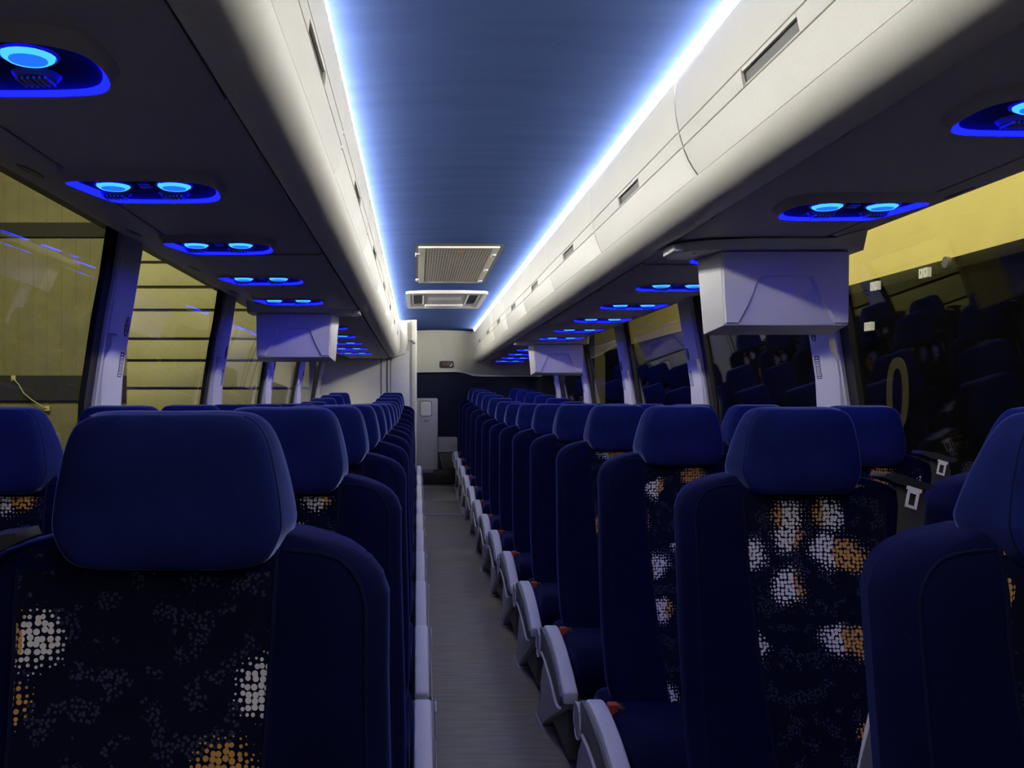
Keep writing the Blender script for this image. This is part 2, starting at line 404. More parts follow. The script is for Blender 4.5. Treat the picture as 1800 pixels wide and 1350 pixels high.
# ------------------------------------------------------------------ side walls, windows, pillars
PIL = {-1: [1.48, 3.13, 4.78, 6.42, 8.06, 9.66], 1: [1.74, 3.37, 4.95, 6.58, 8.20, 9.85]}
ZB, ZT = 0.70, 1.70
def wall_prism(name, mat, s, y0, y1, z0, z1, t0, t1, parent=None):
    """slab following the leaning side wall, from t0 to t1 outwards of the inner wall line"""
    zs = [z0] + [z for z in (0.73, 0.95, 1.13, 1.27, 1.40, 1.53) if z0 < z < z1] + [z1]
    pts = [(s * (wall_half(z) + t0), z) for z in zs] + [(s * (wall_half(z) + t1), z) for z in reversed(zs)]
    return prism(name, mat, parent, pts, 'y', y0, y1)
wnum = 1
for s, side in ((-1, 'left'), (1, 'right')):
    w = wall_prism('wall_%s' % side, 'panelgrey', s, Y0, YR, 0.0, ZB, 0.0, 0.07)
    struct(w, 'grey lower side wall under the %s windows' % side)
    hd = wall_prism('window_header', 'panelgrey', s, Y0, YR, ZT - 0.005, ZT + 0.10, 0.03, 0.09, w)
    sk = box('outer_skin', 'bodyskin', w, *sorted((s * 1.23, s * 1.30)), Y0, YR, 1.78, 2.14)
    edges = [Y0] + PIL[side == 'right' and 1 or -1] + [YR]
    for i, (a, b) in enumerate(zip(edges, edges[1:])):
        y0 = a + (0.09 if i else 0); y1 = b - (0.10 if i < len(edges) - 2 else 0)
        g = wall_prism('window_%d' % wnum, 'glass', s, y0 - 0.03, y1 + 0.03, ZB - 0.02, ZT, 0.046, 0.051)
        struct(g, 'tinted side window, %s pane on the %s of the coach' % (ORD[i], side)); wnum += 1
    for i, yp in enumerate(PIL[s]):
        # pillar cover with a rounded notch in its near edge
        bm = bmesh.new()
        near = [(yp - 0.085, ZB), (yp - 0.085, 1.22), (yp - 0.085, 1.27), (yp - 0.065, 1.295), (yp - 0.045, 1.31), (yp - 0.04, 1.33), (yp - 0.05, 1.35), (yp - 0.085, 1.355), (yp - 0.085, 1.45), (yp - 0.085, ZT)]
        zs = [p[1] for p in near]
        L0 = [bm.verts.new((s * (wall_half(z) + 0.012), y, z)) for y, z in near]
        L0b = [bm.verts.new((s * (wall_half(z)), y + 0.028, z)) for y, z in near]
        L1 = [bm.verts.new((s * (wall_half(z)), yp + 0.085, z)) for z in zs]
        L2 = [bm.verts.new((s * (wall_half(z) + 0.05), yp + 0.095, z)) for z in zs]
        L3 = [bm.verts.new((s * (wall_half(z) + 0.05), y, z)) for y, z in near]
        for k in range(len(zs) - 1):
            for A, B in ((L0, L0b), (L0b, L1), (L1, L2), (L2, L3), (L3, L0)): bm.faces.new((A[k], B[k], B[k + 1], A[k + 1]))
        pl = finish('trim_%d' % TRIM, bm, 'white', angle=25); TRIM += 1
        struct(pl, 'white window pillar cover, %s on the %s side' % (ORD[i], side))
        wall_prism('gasket', 'black', s, yp - 0.165, yp - 0.10, ZB, ZT, 0.030, 0.049, pl)
        wall_prism('edge_strip', 'cream', s, yp - 0.10, yp - 0.083, ZB, ZT, 0.018, 0.049, pl)
        # safety stickers
        def stick(nm, mat, ya, yb, za, zb, t, par):
            return wall_prism(nm, mat, s, ya, yb, za, zb, -t, 0.0005, par)
        yc = yp + 0.045
        st = stick('sticker', 'paper', yc - 0.019, yc + 0.019, 1.215, 1.298, 0.001, pl)
        bm = bmesh.new()
        def bar(ya, yb, za, zb):
            pts = [(s * (wall_half(z) - tt), z) for z, tt in ((za, 0.0018), (zb, 0.0018), (zb, 0.0009), (za, 0.0009))]
            add_prism(bm, pts, 'y', ya, yb)
        bar(yc - 0.019, yc + 0.019, 1.294, 1.298); bar(yc - 0.019, yc + 0.019, 1.284, 1.288); bar(yc - 0.019, yc - 0.012, 1.284, 1.298); bar(yc + 0.012, yc + 0.019, 1.284, 1.298)
        bar(yc - 0.019, yc - 0.0165, 1.215, 1.284); bar(yc + 0.0165, yc + 0.019, 1.215, 1.284)
        bar(yc - 0.019, yc + 0.019, 1.215, 1.218); bar(yc - 0.019, yc + 0.019, 1.223, 1.226)
        rr = random.Random(3)
        for k in range(9):
            z0 = 1.230 + k * 0.0057
            for q in range(3):
                ya = yc - 0.013 + q * 0.009 + rr.random() * 0.002
                bar(ya, ya + 0.003 + rr.random() * 0.004, z0, z0 + 0.0028)
        finish('print', bm, 'ink', st, smooth=False)
        bm = bmesh.new()     # oval pictogram
        ring = []
        for k in range(24):
            a = k * math.pi / 12; zz = 1.385 + 0.032 * math.cos(a)
            ring.append((s * (wall_half(zz) - 0.0014), yc + 0.019 * math.sin(a), zz))
        add_tube(bm, ring, 0.0018, 4, closed=True)
        for (a0, a1, b0, b1) in ((-0.010, 0.010, 1.387, 1.391), (-0.003, 0.003, 1.391, 1.405), (-0.007, -0.003, 1.366, 1.388), (0.003, 0.007, 1.366, 1.388), (-0.005, 0.005, 1.402, 1.408)):
            bar(yc + a0, yc + a1, b0, b1)
        finish('pictogram', bm, 'ink', pl, smooth=False)
# ------------------------------------------------------------------ roof and ceiling
struct(box('roof', 'bodyskin', None, -1.30, 1.30, Y0, YR + 0.1, 2.12, 2.16), 'coach roof skin above the ceiling')
bm = bmesh.new()
nx, ny = 14, 104
g = [[None] * (ny + 1) for _ in range(nx + 1)]
for i in range(nx + 1):
    for j in range(ny + 1):
        x = -0.425 + 0.85 * i / nx; y = Y0 + (YR + 0.0 - Y0) * j / ny
        g[i][j] = bm.verts.new((x, y, Z(0.847) + 0.016 * (1 - (x / 0.425) ** 2) + 0.0006 * math.sin(y * 7.3 + 2 * math.sin(y * 1.7)) * (1 - (x / 0.425) ** 2)))
for i in range(nx):
    for j in range(ny): bm.faces.new((g[i][j], g[i + 1][j], g[i + 1][j + 1], g[i][j + 1]))
ret = bmesh.ops.extrude_face_region(bm, geom=list(bm.faces))
for v in ret['geom']:
    if isinstance(v, bmesh.types.BMVert): v.co.z = Z(0.90)
struct(finish('ceiling', bm, 'ceil'), 'long blue fabric ceiling panel between the light strips')

# ------------------------------------------------------------------ overhead racks
DOOR_PROF = [(0.524, 0.418), (0.545, 0.414), (0.575, 0.410), (0.6085, 0.408), (0.6095, 0.411), (0.6125, 0.411), (0.6135, 0.408),
             (0.633, 0.407), (0.6525, 0.4065), (0.6535, 0.4095), (0.6565, 0.4095), (0.6575, 0.4065), (0.70, 0.405), (0.745, 0.4055), (0.78, 0.408), (0.795, 0.411), (0.800, 0.416)]
SEAM0, DPITCH = 2.33, 1.13
def seam_shift(v):
    t = (v - 0.524) / 0.276
    return -0.16 * (1 - t) ** 2
def under_z(h): return 0.470 if h < 0.95 else 0.470 + (h - 0.95) * 0.060 / 0.21      # underside of the rack (relative to camera)
for s, side, yend in ((-1, 'left', 9.74), (1, 'right', 10.85)):
    rack = thing('overhead_rack', 'long cream overhead luggage rack on the %s with flush doors and padded lower rail' % side, 'luggage rack', (s * 0.8, Y0, Z(0.467)))
    inv = Matrix.Translation((-s * 0.8, -Y0, -Z(0.467)))
    def rk(o): o.parent = rack; o.matrix_parent_inverse = inv; return o
    body = [(s * h, Z(v)) for h, v in ((0.432, 0.795), (0.432, 0.53), (0.56, 0.500), (1.15, 0.545), (1.17, 0.86), (0.450, 0.86), (0.450, 0.795))]
    rk(prism('body', 'mid', None, body, 'y', Y0, yend))
    rail = [(0.418, 0.523), (0.4195, 0.517), (0.423, 0.505), (0.431, 0.490), (0.444, 0.476), (0.461, 0.466), (0.482, 0.462), (0.503, 0.4635), (0.519, 0.468), (0.519, 0.495), (0.445, 0.528), (0.432, 0.530)]
    rk(prism('lower_rail', 'cream', None, [(s * h, Z(v)) for h, v in rail], 'y', Y0, yend, angle=50))
    # doors, each with a slot that serves as its handle
    k0 = -3
    ks = [k for k in range(k0, 12) if SEAM0 + k * DPITCH < yend - 0.1 and SEAM0 + (k + 1) * DPITCH > Y0]
    for k in ks:
        ya, yb = SEAM0 + k * DPITCH + 0.004, SEAM0 + (k + 1) * DPITCH - 0.004
        ymax = yend - 0.01
        yc = (SEAM0 + (k + 1) * DPITCH) - 0.60
        if ya < Y0: continue
        cols = [ya, ya + 0.012, yc - 0.135, yc - 0.130, yc + 0.130, yc + 0.135, yb - 0.012, yb]
        bm = bmesh.new(); G = []
        for ci, y in enumerate(cols):
            row = []
            for v, h in DOOR_PROF:
                yy = y + (seam_shift(v) if ci in (0, 1, 6, 7) else seam_shift(v) * 0.5)
                yy = min(yy, ymax); yy = max(yy, Y0)
                edge = 0.004 if ci in (0, 7) else 0.0
                row.append(bm.verts.new((s * (h + edge), yy, Z(v))))
            G.append(row)
        if yb > ymax and yc + 0.14 > ymax: slot = False
        else: slot = True
        for ci in range(7):
            for ri in range(len(DOOR_PROF) - 1):
                zc = (DOOR_PROF[ri][0] + DOOR_PROF[ri + 1][0]) / 2
                if slot and ci in (2, 3, 4) and 0.6130 < zc < 0.6530:
                    if ci == 3: continue
                    continue
                if len({tuple(round(c, 5) for c in q.co) for q in (G[ci][ri], G[ci + 1][ri], G[ci + 1][ri + 1], G[ci][ri + 1])}) < 4: continue
                bm.faces.new((G[ci][ri], G[ci + 1][ri], G[ci + 1][ri + 1], G[ci][ri + 1]))
        bmesh.ops.recalc_face_normals(bm, faces=bm.faces)
        r = bmesh.ops.solidify(bm, geom=list(bm.faces), thickness=0.006)
        d = rk(finish('door', bm, 'cream', None, angle=30))
        if slot:
            bm = bmesh.new()
            pr = [(s * 0.4160, Z(0.609)), (s * 0.4160, Z(0.657)), (s * 0.4305, Z(0.657)), (s * 0.4305, Z(0.609))]
            add_prism(bm, pr, 'y', yc - 0.145 + seam_shift(0.63) * 0.5, yc + 0.145 + seam_shift(0.63) * 0.5)
            hr = finish('handle_recess', bm, 'slotgrey'); hr.parent = rack; hr.matrix_parent_inverse = inv
    # underside service panels, one per seat row, and the outer valance
    base = 1.47 if s < 0 else 1.68
    k = -5
    while base + k * 0.74 < yend - 0.05:
        ya = max(base + k * 0.74 + 0.005, Y0); yb = min(base + (k + 1) * 0.74 - 0.005, yend)
        k += 1
        if yb - ya < 0.05: continue
        bm = bmesh.new(); rows = []
        hs = [0.526, 0.54, 0.62, 0.74, 0.86, 0.925, 0.94]
        for y, dz in ((ya, 0.0035), (ya + 0.012, 0.0), (yb - 0.10, -0.0005), (yb - 0.012, -0.006), (yb, -0.001)):
            rows.append([bm.verts.new((s * h, y - (0.10 * max(0, (h - 0.86) / 0.14) if 0 else 0), Z(under_z(h)) + dz + (0.004 if h in (0.526, 0.94) else 0))) for h in hs])
        for r0, r1 in zip(rows, rows[1:]):
            for a in range(len(hs) - 1): bm.faces.new((r0[a], r0[a + 1], r1[a + 1], r1[a]))
        bmesh.ops.recalc_face_normals(bm, faces=bm.faces)
        bmesh.ops.solidify(bm, geom=list(bm.faces), thickness=-0.012 if s < 0 else -0.012)
        rk(finish('service_panel', bm, 'panelgrey', None, angle=20))
    val = [(0.945, under_z(0.945) + 0.003), (0.96, under_z(0.96) - 0.004), (1.10, under_z(1.10) - 0.004), (1.150, under_z(1.15) - 0.002), (1.165, under_z(1.165) + 0.008), (1.165, 0.58), (0.945, 0.56)]
    rk(prism('valance', 'panelgrey', None, [(s * h, Z(v)) for h, v in val], 'y', Y0, yend, angle=50))
    y = base + 0.55 - 0.74 * 3
    while y < yend - 0.2:
        if y > Y0 + 0.2:
            bm = bmesh.new()
            ring = [(1.060 + 0.020 * math.sin(q * math.pi / 8), y + 0.055 * math.cos(q * math.pi / 8)) for q in range(16)]
            va = lambda h: under_z(0.96) - 0.004 + (under_z(1.10) - under_z(0.96)) * (h - 0.96) / 0.14
            add_ = [[bm.verts.new((s * h, yy, Z(va(h)) + d)) for h, yy in ring] for d in (-0.002, 0.006)]
            bm.faces.new(add_[0]); bm.faces.new(add_[1])
            for q in range(16): bm.faces.new((add_[0][q], add_[0][(q + 1) % 16], add_[1][(q + 1) % 16], add_[1][q]))
            rk(finish('speaker_grille', bm, 'mid'))
        y += 0.74
    # light strip in the cove above the doors
    led = prism('light_strip', 'led', None, [(s * 0.4180, Z(0.846)), (s * 0.4365, Z(0.8035)), (s * 0.4425, Z(0.8035)), (s * 0.4425, Z(0.846))], 'y', Y0, yend - 0.02)
    tag(led, 'glowing white light strip between the blue ceiling and the %s luggage rack' % side, 'light strip', 'cove light strips')
    # cap above the left rack end / rear part of the ceiling edge
# ------------------------------------------------------------------ reading light units
def psu_outline():
    c = 0.105            # x: inner end -, outer end +;  y: - towards the camera
    ctrl = [(-0.146, -0.030), (-0.140, 0.045), (-0.112, 0.092), (-0.05, c), (0.07, c), (0.112, 0.085), (0.145, -0.045), (0.149, -0.088), (0.12, -c), (0.0, -c), (-0.085, -0.100), (-0.132, -0.072)]
    return catmull(ctrl, 4)
def make_psu(s):
    root = thing('reading_light_unit', '', 'reading light')
    def T(x, y, z): return (s * x, y, z)
    O = psu_outline()
    def ringmesh(name, mat, o_out, o_in, z0, z1, zi0=None, zi1=None):
        bm = bmesh.new(); n_ = len(o_out)
        a = [bm.verts.new(T(x, y, z0)) for x, y in o_out]; b = [bm.verts.new(T(x, y, z0 if zi0 is None else zi0)) for x, y in o_in]
        c = [bm.verts.new(T(x, y, z1)) for x, y in o_out]; d = [bm.verts.new(T(x, y, z1 if zi1 is None else zi1)) for x, y in o_in]
        for i in range(n_):
            j = (i + 1) % n_
            for A, B in ((a, b), (b, d), (d, c), (c, a)): bm.faces.new((A[i], A[j], B[j], B[i]))
        return finish(name, bm, mat, root, angle=50)
    sc = lambda o, dx: [(x - dx * (2.6 if x > 0.08 and dx > 0.002 else 1) * (1 if x > 0 else -1) * min(1, abs(x) / 0.1), y - dx * (1 if y > 0 else -1) * min(1, abs(y) / 0.07)) for x, y in o]
    ringmesh('bezel', 'panelgrey', sc(O, -0.012), sc(O, 0.0), 0.0, 0.006, -0.020, 0.0)
    ringmesh('glow_ring', 'ring', sc(O, 0.0005), sc(O, 0.0075), -0.0195, -0.001, -0.011, -0.001)
    bm = bmesh.new()
    add_prism(bm, [(s * x, y) for x, y in sc(O, 0.0080)], 'z', -0.0125, -0.001)
    finish('face_plate', bm, 'plate', root)
    for xl, xn in ((-0.062, -0.030), (0.066, 0.098)):
        bm = bmesh.new(); cx, cy = xl, -0.043
        prof = [(0.034, -0.0125), (0.0335, -0.017), (0.027, -0.0210), (0.0255, -0.0195), (0.0, -0.0195)]
        prev = None
        for r, zz in prof:
            ring = [bm.verts.new(T(cx + r * math.cos(q * math.pi / 10), cy + r * math.sin(q * math.pi / 10), zz)) for q in range(20)] if r > 0 else [bm.verts.new(T(cx, cy, zz))]
            if prev:
                for q in range(20):
                    if len(ring) > 1: bm.faces.new((prev[q], prev[(q + 1) % 20], ring[(q + 1) % 20], ring[q]))
                    else: bm.faces.new((prev[q], prev[(q + 1) % 20], ring[0]))
            prev = ring
        lens = finish('reading_lamp', bm, 'lensrim', root)
        bm = bmesh.new()
        add_cyl(bm, T(cx, cy, -0.0193), (0, 0, -1), 0.0245, 0.0012, 20)
        finish('lens', bm, 'lens', lens)
        bm = bmesh.new()
        add_tube(bm, [T(cx + 0.037 * math.cos(q * math.pi / 10), cy + 0.037 * math.sin(q * math.pi / 10), -0.0130) for q in range(20)], 0.003, 5, closed=True)
        finish('lamp_rim', bm, 'mid', lens)
        bm = bmesh.new(); cx, cy = xn - 0.012, 0.035
        add_cyl(bm, T(cx, cy, -0.012), (0, 0, -1), 0.034, 0.008, 18, 0.027)
        noz = finish('air_nozzle', bm, 'mid', root)
        bm = bmesh.new()
        for q in range(6):
            add_box(bm, *sorted((s * (cx - 0.020 + q * 0.008), s * (cx - 0.0165 + q * 0.008))), cy - 0.018, cy + 0.018, -0.024, -0.0195)
        finish('fins', bm, 'leg', noz)
    bm = bmesh.new(); add_box(bm, -0.012, 0.012, -0.055, -0.025, -0.016, -0.012, 0.0015)
    finish('call_button', bm, 'mid', root)
    return root
def copy_tree(o, parent=None):
    c = o.copy(); COL.objects.link(c)
    if parent is not None:
        c.parent = parent
        c.matrix_parent_inverse = o.matrix_parent_inverse.copy()
    for ch in list(o.children): copy_tree(ch, c)
    return c
for s, side, y1, yend in ((-1, 'left', 1.275, 9.4), (1, 'right', 1.48, 10.6)):
    proto = make_psu(s); i = 0
    while y1 + 0.74 * i < yend:
        o = proto if i == 0 else copy_tree(proto)
        h = 0.80 if s < 0 else 0.785
        o.location = (s * h, y1 + 0.74 * i, Z(under_z(h)) - 0.001)
        tag(o, 'glowing blue reading light panel under the %s rack, %s from the camera' % (side, ORD[i]), None, 'blue reading light panels')
        i += 1

# ------------------------------------------------------------------ fold-down monitors (seen from behind)
def monitor(s, y, label):
    root = thing('fold_down_monitor', label, 'monitor', (s * 0.83, y, Z(0.47)), 'fold-down monitors')
    inv = Matrix.Translation((-s * 0.83, -y, -Z(0.47)))
    def P(o): o.parent = root; o.matrix_parent_inverse = inv; return o
    # mounting lid with a curved front edge, ends in a white tab under the rail
    bm = bmesh.new()
    top = [(0.515, 0.10), (0.53, 0.02), (0.60, -0.035), (0.72, -0.06), (0.85, -0.065), (1.05, -0.06), (1.075, 0.0), (1.075, 0.17), (0.54, 0.17)]
    pts = catmull(top[1:6], 4, closed=False)
    outl = [top[0]] + pts + [top[6], top[7], top[8]]
    n_ = len(outl)
    zt = lambda h: Z(under_z(h)) - 0.0065
    A = [bm.verts.new((s * h, y + yy, zt(h))) for h, yy in outl]
    B = [bm.verts.new((s * (h * 0.985 + 0.012), y + yy * 0.9 + 0.012, zt(h) - 0.038)) for h, yy in outl]
    for v in B: v.co.z = Z(0.437) + 0.010 * (abs(v.co.x) - 0.5)
    bm.faces.new(A); bm.faces.new(B)
    for i in range(n_): bm.faces.new((A[i], A[(i + 1) % n_], B[(i + 1) % n_], B[i]))
    P(finish('mounting_lid', bm, 'tvgrey', None, angle=35))
    P(box('end_tab', 'white', None, *sorted((s * 0.512, s * 0.545)), y - 0.01, y + 0.11, Z(0.436), Z(0.456), 0.005))
    # housing, deeper and wider towards the screen side
    bm = bmesh.new()
    near = [(0.648, 0.440), (1.025, 0.440), (1.022, 0.222), (0.660, 0.222)]
    far = [(0.625, 0.440), (1.04, 0.440), (1.035, 0.205), (0.645, 0.205)]
    A = [bm.verts.new((s * h, y, Z(v))) for h, v in near]; B = [bm.verts.new((s * h, y + 0.15, Z(v))) for h, v in far]
    bm.faces.new(A); bm.faces.new(B[::-1])
    for i in range(4): bm.faces.new((A[i], B[i], B[(i + 1) % 4], A[(i + 1) % 4]))
    bmesh.ops.recalc_face_normals(bm, faces=bm.faces)
    bmesh.ops.bevel(bm, geom=list(bm.edges), offset=0.006, segments=2, affect='EDGES', profile=0.5)
    hs = P(finish('housing', bm, 'tvgrey', None, angle=35))
    # raised surround that leaves a recessed trapezoid on the back
    c0 = catmull([(0.700, 0.232), (0.735, 0.30), (0.755, 0.350), (0.778, 0.366), (0.90, 0.366), (0.922, 0.350), (0.945, 0.30), (0.985, 0.232)], 4, closed=False)
    c1 = [(0.84 + (h - 0.84) * 0.93, 0.232 + (v - 0.232) * 0.955) for h, v in c0]
    bm = bmesh.new()
    outer = [(0.981, 0.2305), (1.0165, 0.2305), (1.019, 0.434), (0.654, 0.434), (0.6655, 0.2305), (0.704, 0.2305)]
    F = [bm.verts.new((s * h, y - 0.010, Z(v))) for h, v in outer[:]] + [bm.verts.new((s * h, y - 0.010, Z(v))) for h, v in c0]
    bm.faces.new(F)
    I = [bm.verts.new((s * h, y + 0.001, Z(v))) for h, v in c1]
    n6 = len(outer)
    for i in range(len(c0) - 1): bm.faces.new((F[n6 + i], F[n6 + i + 1], I[i + 1], I[i]))
    O = [bm.verts.new((s * (0.84 + (h - 0.84) * 1.015), y + 0.003, Z(v + (0.003 if v > 0.3 else -0.004)))) for h, v in outer]
    for i in range(n6 - 1): bm.faces.new((F[i], F[i + 1], O[i + 1], O[i]))
    P(finish('back_surround', bm, 'tvgrey', None, angle=30))
    bm = bmesh.new(); add_cyl(bm, (s * 0.585, y + 0.03, Z(0.440)), (0, 0, -1), 0.008, 0.008, 12)
    P(finish('screw', bm, 'white', None))
    bm = bmesh.new(); add_box(bm, *sorted((s * 0.66, s * 1.02)), y + 0.148, y + 0.1535, Z(0.225), Z(0.43), 0.001)
    P(finish('screen', bm, 'black', None))
    return root
monitor(1, 2.72, 'large pale grey fold-down monitor nearest the camera, under the right rack')
monitor(-1, 4.64, 'pale grey fold-down monitor hanging under the left rack')
monitor(1, 7.10, 'small far fold-down monitor under the right rack near the rear')

# ------------------------------------------------------------------ ceiling grille and roof hatch
gr = thing('return_air_grille', 'square perforated air grille on the blue ceiling', 'air grille', (0, 5.85, Z(0.845)))
inv = Matrix.Translation((0, -5.85, -Z(0.845)))
def P(o, par=None): o.parent = gr; o.matrix_parent_inverse = inv; return o
zb, zt = Z(0.838), Z(0.850)
bm = bmesh.new()
add_box(bm, -0.222, -0.185, 5.10, 6.60, zb, zt); add_box(bm, 0.185, 0.222, 5.10, 6.60, zb, zt)
add_box(bm, -0.185, 0.185, 5.10, 5.135, zb, zt); add_box(bm, -0.185, 0.185, 6.565, 6.60, zb, zt)
P(finish('frame', bm, 'grille', smooth=False))
bm = bmesh.new()
for i in range(25):
    x = -0.185 + 0.37 * i / 24; add_box(bm, x - 0.0030, x + 0.0030, 5.135, 6.565, zb + 0.001, zb + 0.002)
for j in range(36):
    y = 5.135 + 1.43 * j / 35; add_box(bm, -0.185, 0.185, y - 0.0070, y + 0.0070, zb + 0.0012, zb + 0.0022)
sc_ = P(finish('perforated_screen', bm, 'grille', smooth=False)); sc_['kind'] = 'stuff'
P(box('dark_tray', 'dark', None, -0.240, 0.246, 5.09, 6.615, zb + 0.0095, Z(0.872)))
for x, ys_ in ((0.205, (5.35, 5.95, 6.50)), (-0.228, (5.32, 6.42))):
    for y in ys_: P(box('latch', 'alu', None, x - 0.012, x + 0.012, y - 0.035, y + 0.035, zb - 0.008, zb + 0.004, 0.002))
bm = bmesh.new(); add_cyl(bm, (0.02, 5.25, zb + 0.004), (0, 0, -1), 0.012, 0.006, 10)
P(finish('orange_tag', bm, 'orange'))
ht = thing('roof_hatch', 'white framed emergency roof hatch behind the ceiling grille', 'roof hatch', (0, 7.8, Z(0.84)))
inv = Matrix.Translation((0, -7.8, -Z(0.84)))
def P(o): o.parent = ht; o.matrix_parent_inverse = inv; return o
def frame_ring(bm, o, i_, z0, z1, z2):
    n_ = len(o)
    a = [bm.verts.new((x, y, z0)) for x, y in o]; b = [bm.verts.new((x, y, z1)) for x, y in i_]
    c = [bm.verts.new((x, y, z2)) for x, y in o]; d = [bm.verts.new((x, y, z2)) for x, y in i_]
    for k in range(n_):
        j = (k + 1) % n_
        for A, B in ((a, b), (b, d), (d, c), (c, a)): bm.faces.new((A[k], A[j], B[j], B[k]))
bm = bmesh.new()
frame_ring(bm, rrect(-0.318, 0.318, 7.22, 8.42, 0.05), rrect(-0.285, 0.285, 7.32, 8.32, 0.04), Z(0.838), Z(0.842), Z(0.862))
P(finish('outer_frame', bm, 'hatch'))
bm = bmesh.new()
frame_ring(bm, rrect(-0.284, 0.284, 7.325, 8.315, 0.03), rrect(-0.258, 0.258, 7.40, 8.15, 0.03), Z(0.848), Z(0.844), Z(0.862))
P(finish('inner_frame', bm, 'hatchgrey'))
P(box('hatch_panel', 'hatchgrey', None, -0.170, 0.170, 7.42, 8.14, Z(0.850), Z(0.866), 0.004))
P(box('grip_bar', 'hatch', None, -0.165, 0.165, 8.12, 8.30, Z(0.833), Z(0.850), 0.008))
for a, b in ((-0.25, -0.185), (0.185, 0.25)):
    P(box('grip_pocket', 'dark', None, a, b, 7.48, 8.12, Z(0.856), Z(0.864)))
for a in (-0.178, 0.178):
    P(box('pocket_edge', 'hatch', None, a - 0.006, a + 0.006, 7.45, 8.14, Z(0.846), Z(0.862), 0.002))
P(box('instruction_print', 'paper', None, -0.14, 0.13, 7.62, 7.80, Z(0.8495), Z(0.851)))

# ------------------------------------------------------------------ rear wall, washroom, console
def zr(px, y=YR): return Z((707 - px) * y / 1650.0)
def xr(px, y=YR): return (px - 734) * y / 1650.0 + CX
bm = bmesh.new()
wl = [(-0.30, 1.995), (-0.30, zr(655)), (xr(800), zr(654)), (xr(812), zr(655)), (xr(822), zr(658)), (xr(832), zr(661)), (xr(850), zr(662)), (1.26, zr(662)), (1.26, 1.995)]
add_prism(bm, wl, 'y', YR - 0.05, YR + 0.05)
struct(finish('wall_rear', bm, 'cream', angle=30), 'cream upper rear wall panel above the navy padding')
navy = prism('navy_padding', 'bluewall', None, [(-0.30, zr(654.5)), (xr(800), zr(653.5)), (xr(822), zr(657.5)), (xr(850), zr(661.5)), (1.27, zr(661.5)), (1.27, 0.15), (-0.30, 0.15)], 'y', YR - 0.02, YR + 0.05)
navy.name = 'wall_back'; struct(navy, 'dark navy padded lower rear wall')
# fairing that sweeps from the rear wall down under the right rack
bm = bmesh.new()
secs = []
for y, k, dx in ((YR - 0.0515, 0.0, -0.22), (YR - 0.064, 0.0, -0.08), (YR - 0.10, 0.12, 0.0), (YR - 0.18, 0.45, 0.0), (YR - 0.31, 0.82, 0.0), (10.83, 1.0, 0.0)):
    sec = [(0.416, 0.80), (0.418, 0.524), (0.445, 0.476), (0.482, 0.462), (0.522, 0.467), (0.80, under_z(0.80)), (1.16, under_z(1.16))]
    wide = [(0.24, 0.80), (0.28, 0.55), (0.33, 0.44), (0.40, 0.375), (0.50, 0.34), (0.80, 0.325), (1.18, 0.325)]
    secs.append([bm.verts.new((a * k + (c + dx * max(0.0, 1 - (c - 0.24) / 0.3)) * (1 - k), y, Z(b * k + d * (1 - k)))) for (a, b), (c, d) in zip(sec, wide)])
for A, B in zip(secs, secs[1:]):
    for i in range(len(A) - 1): bm.faces.new((A[i], A[i + 1], B[i + 1], B[i]))
bmesh.ops.recalc_face_normals(bm, faces=bm.faces); bmesh.ops.solidify(bm, geom=list(bm.faces), thickness=0.004)
struct(finish('trim_%d' % TRIM, bm, 'cream', angle=70), 'cream fairing joining the right rack to the rear wall'); TRIM += 1
# washroom block on the left
YL = 9.75
wash = struct(box('wall_washroom', 'cream', None, -1.27, -0.255, YL, YR, 0.05, 1.99), 'cream washroom wall behind the last left seats')
post = prism('corner_post', 'cream', wash, [(x, y) for x, y in rrect(-0.30, -0.235, YL - 0.02, YL + 0.10, 0.022)], 'z', 0.05, 1.985)
for px, w in ((670, 0.012), (680.5, 0.016), (686.5, 0.006)):
    x = (px - 734) * YL / 1650 + CX
    box('panel_joint', 'mid', wash, x - w / 2, x + w / 2, YL - 0.004, YL + 0.01, 0.06, Z(0.455))
box('door_panel', 'white', wash, (687.5 - 734) * YL / 1650 + CX, (719 - 734) * YL / 1650 + CX, YL - 0.008, YL + 0.01, 0.08, Z(0.53), 0.003)
cap = prism('rack_end_cap', 'cream', wash, [(-0.416, Z(0.83)), (-0.412, Z(0.53)), (-0.43, Z(0.49)), (-0.47, Z(0.455)), (-0.36, Z(0.50)), (-0.33, Z(0.62)), (-0.335, Z(0.83))], 'y', YL - 0.11, YL + 0.01, 0.004)
bm = bmesh.new(); add_tube(bm, [(-0.335, YL - 0.03, Z(0.645)), (-0.33, YL - 0.07, Z(0.640)), (-0.29, YL - 0.075, Z(0.635)), (-0.265, YL - 0.07, Z(0.625)), (-0.262, YL - 0.02, Z(0.615))], 0.013, 8)
hd = finish('grab_handle', bm, 'hatchgrey'); tag(hd, 'small grey grab handle on the cream washroom corner', 'handle')
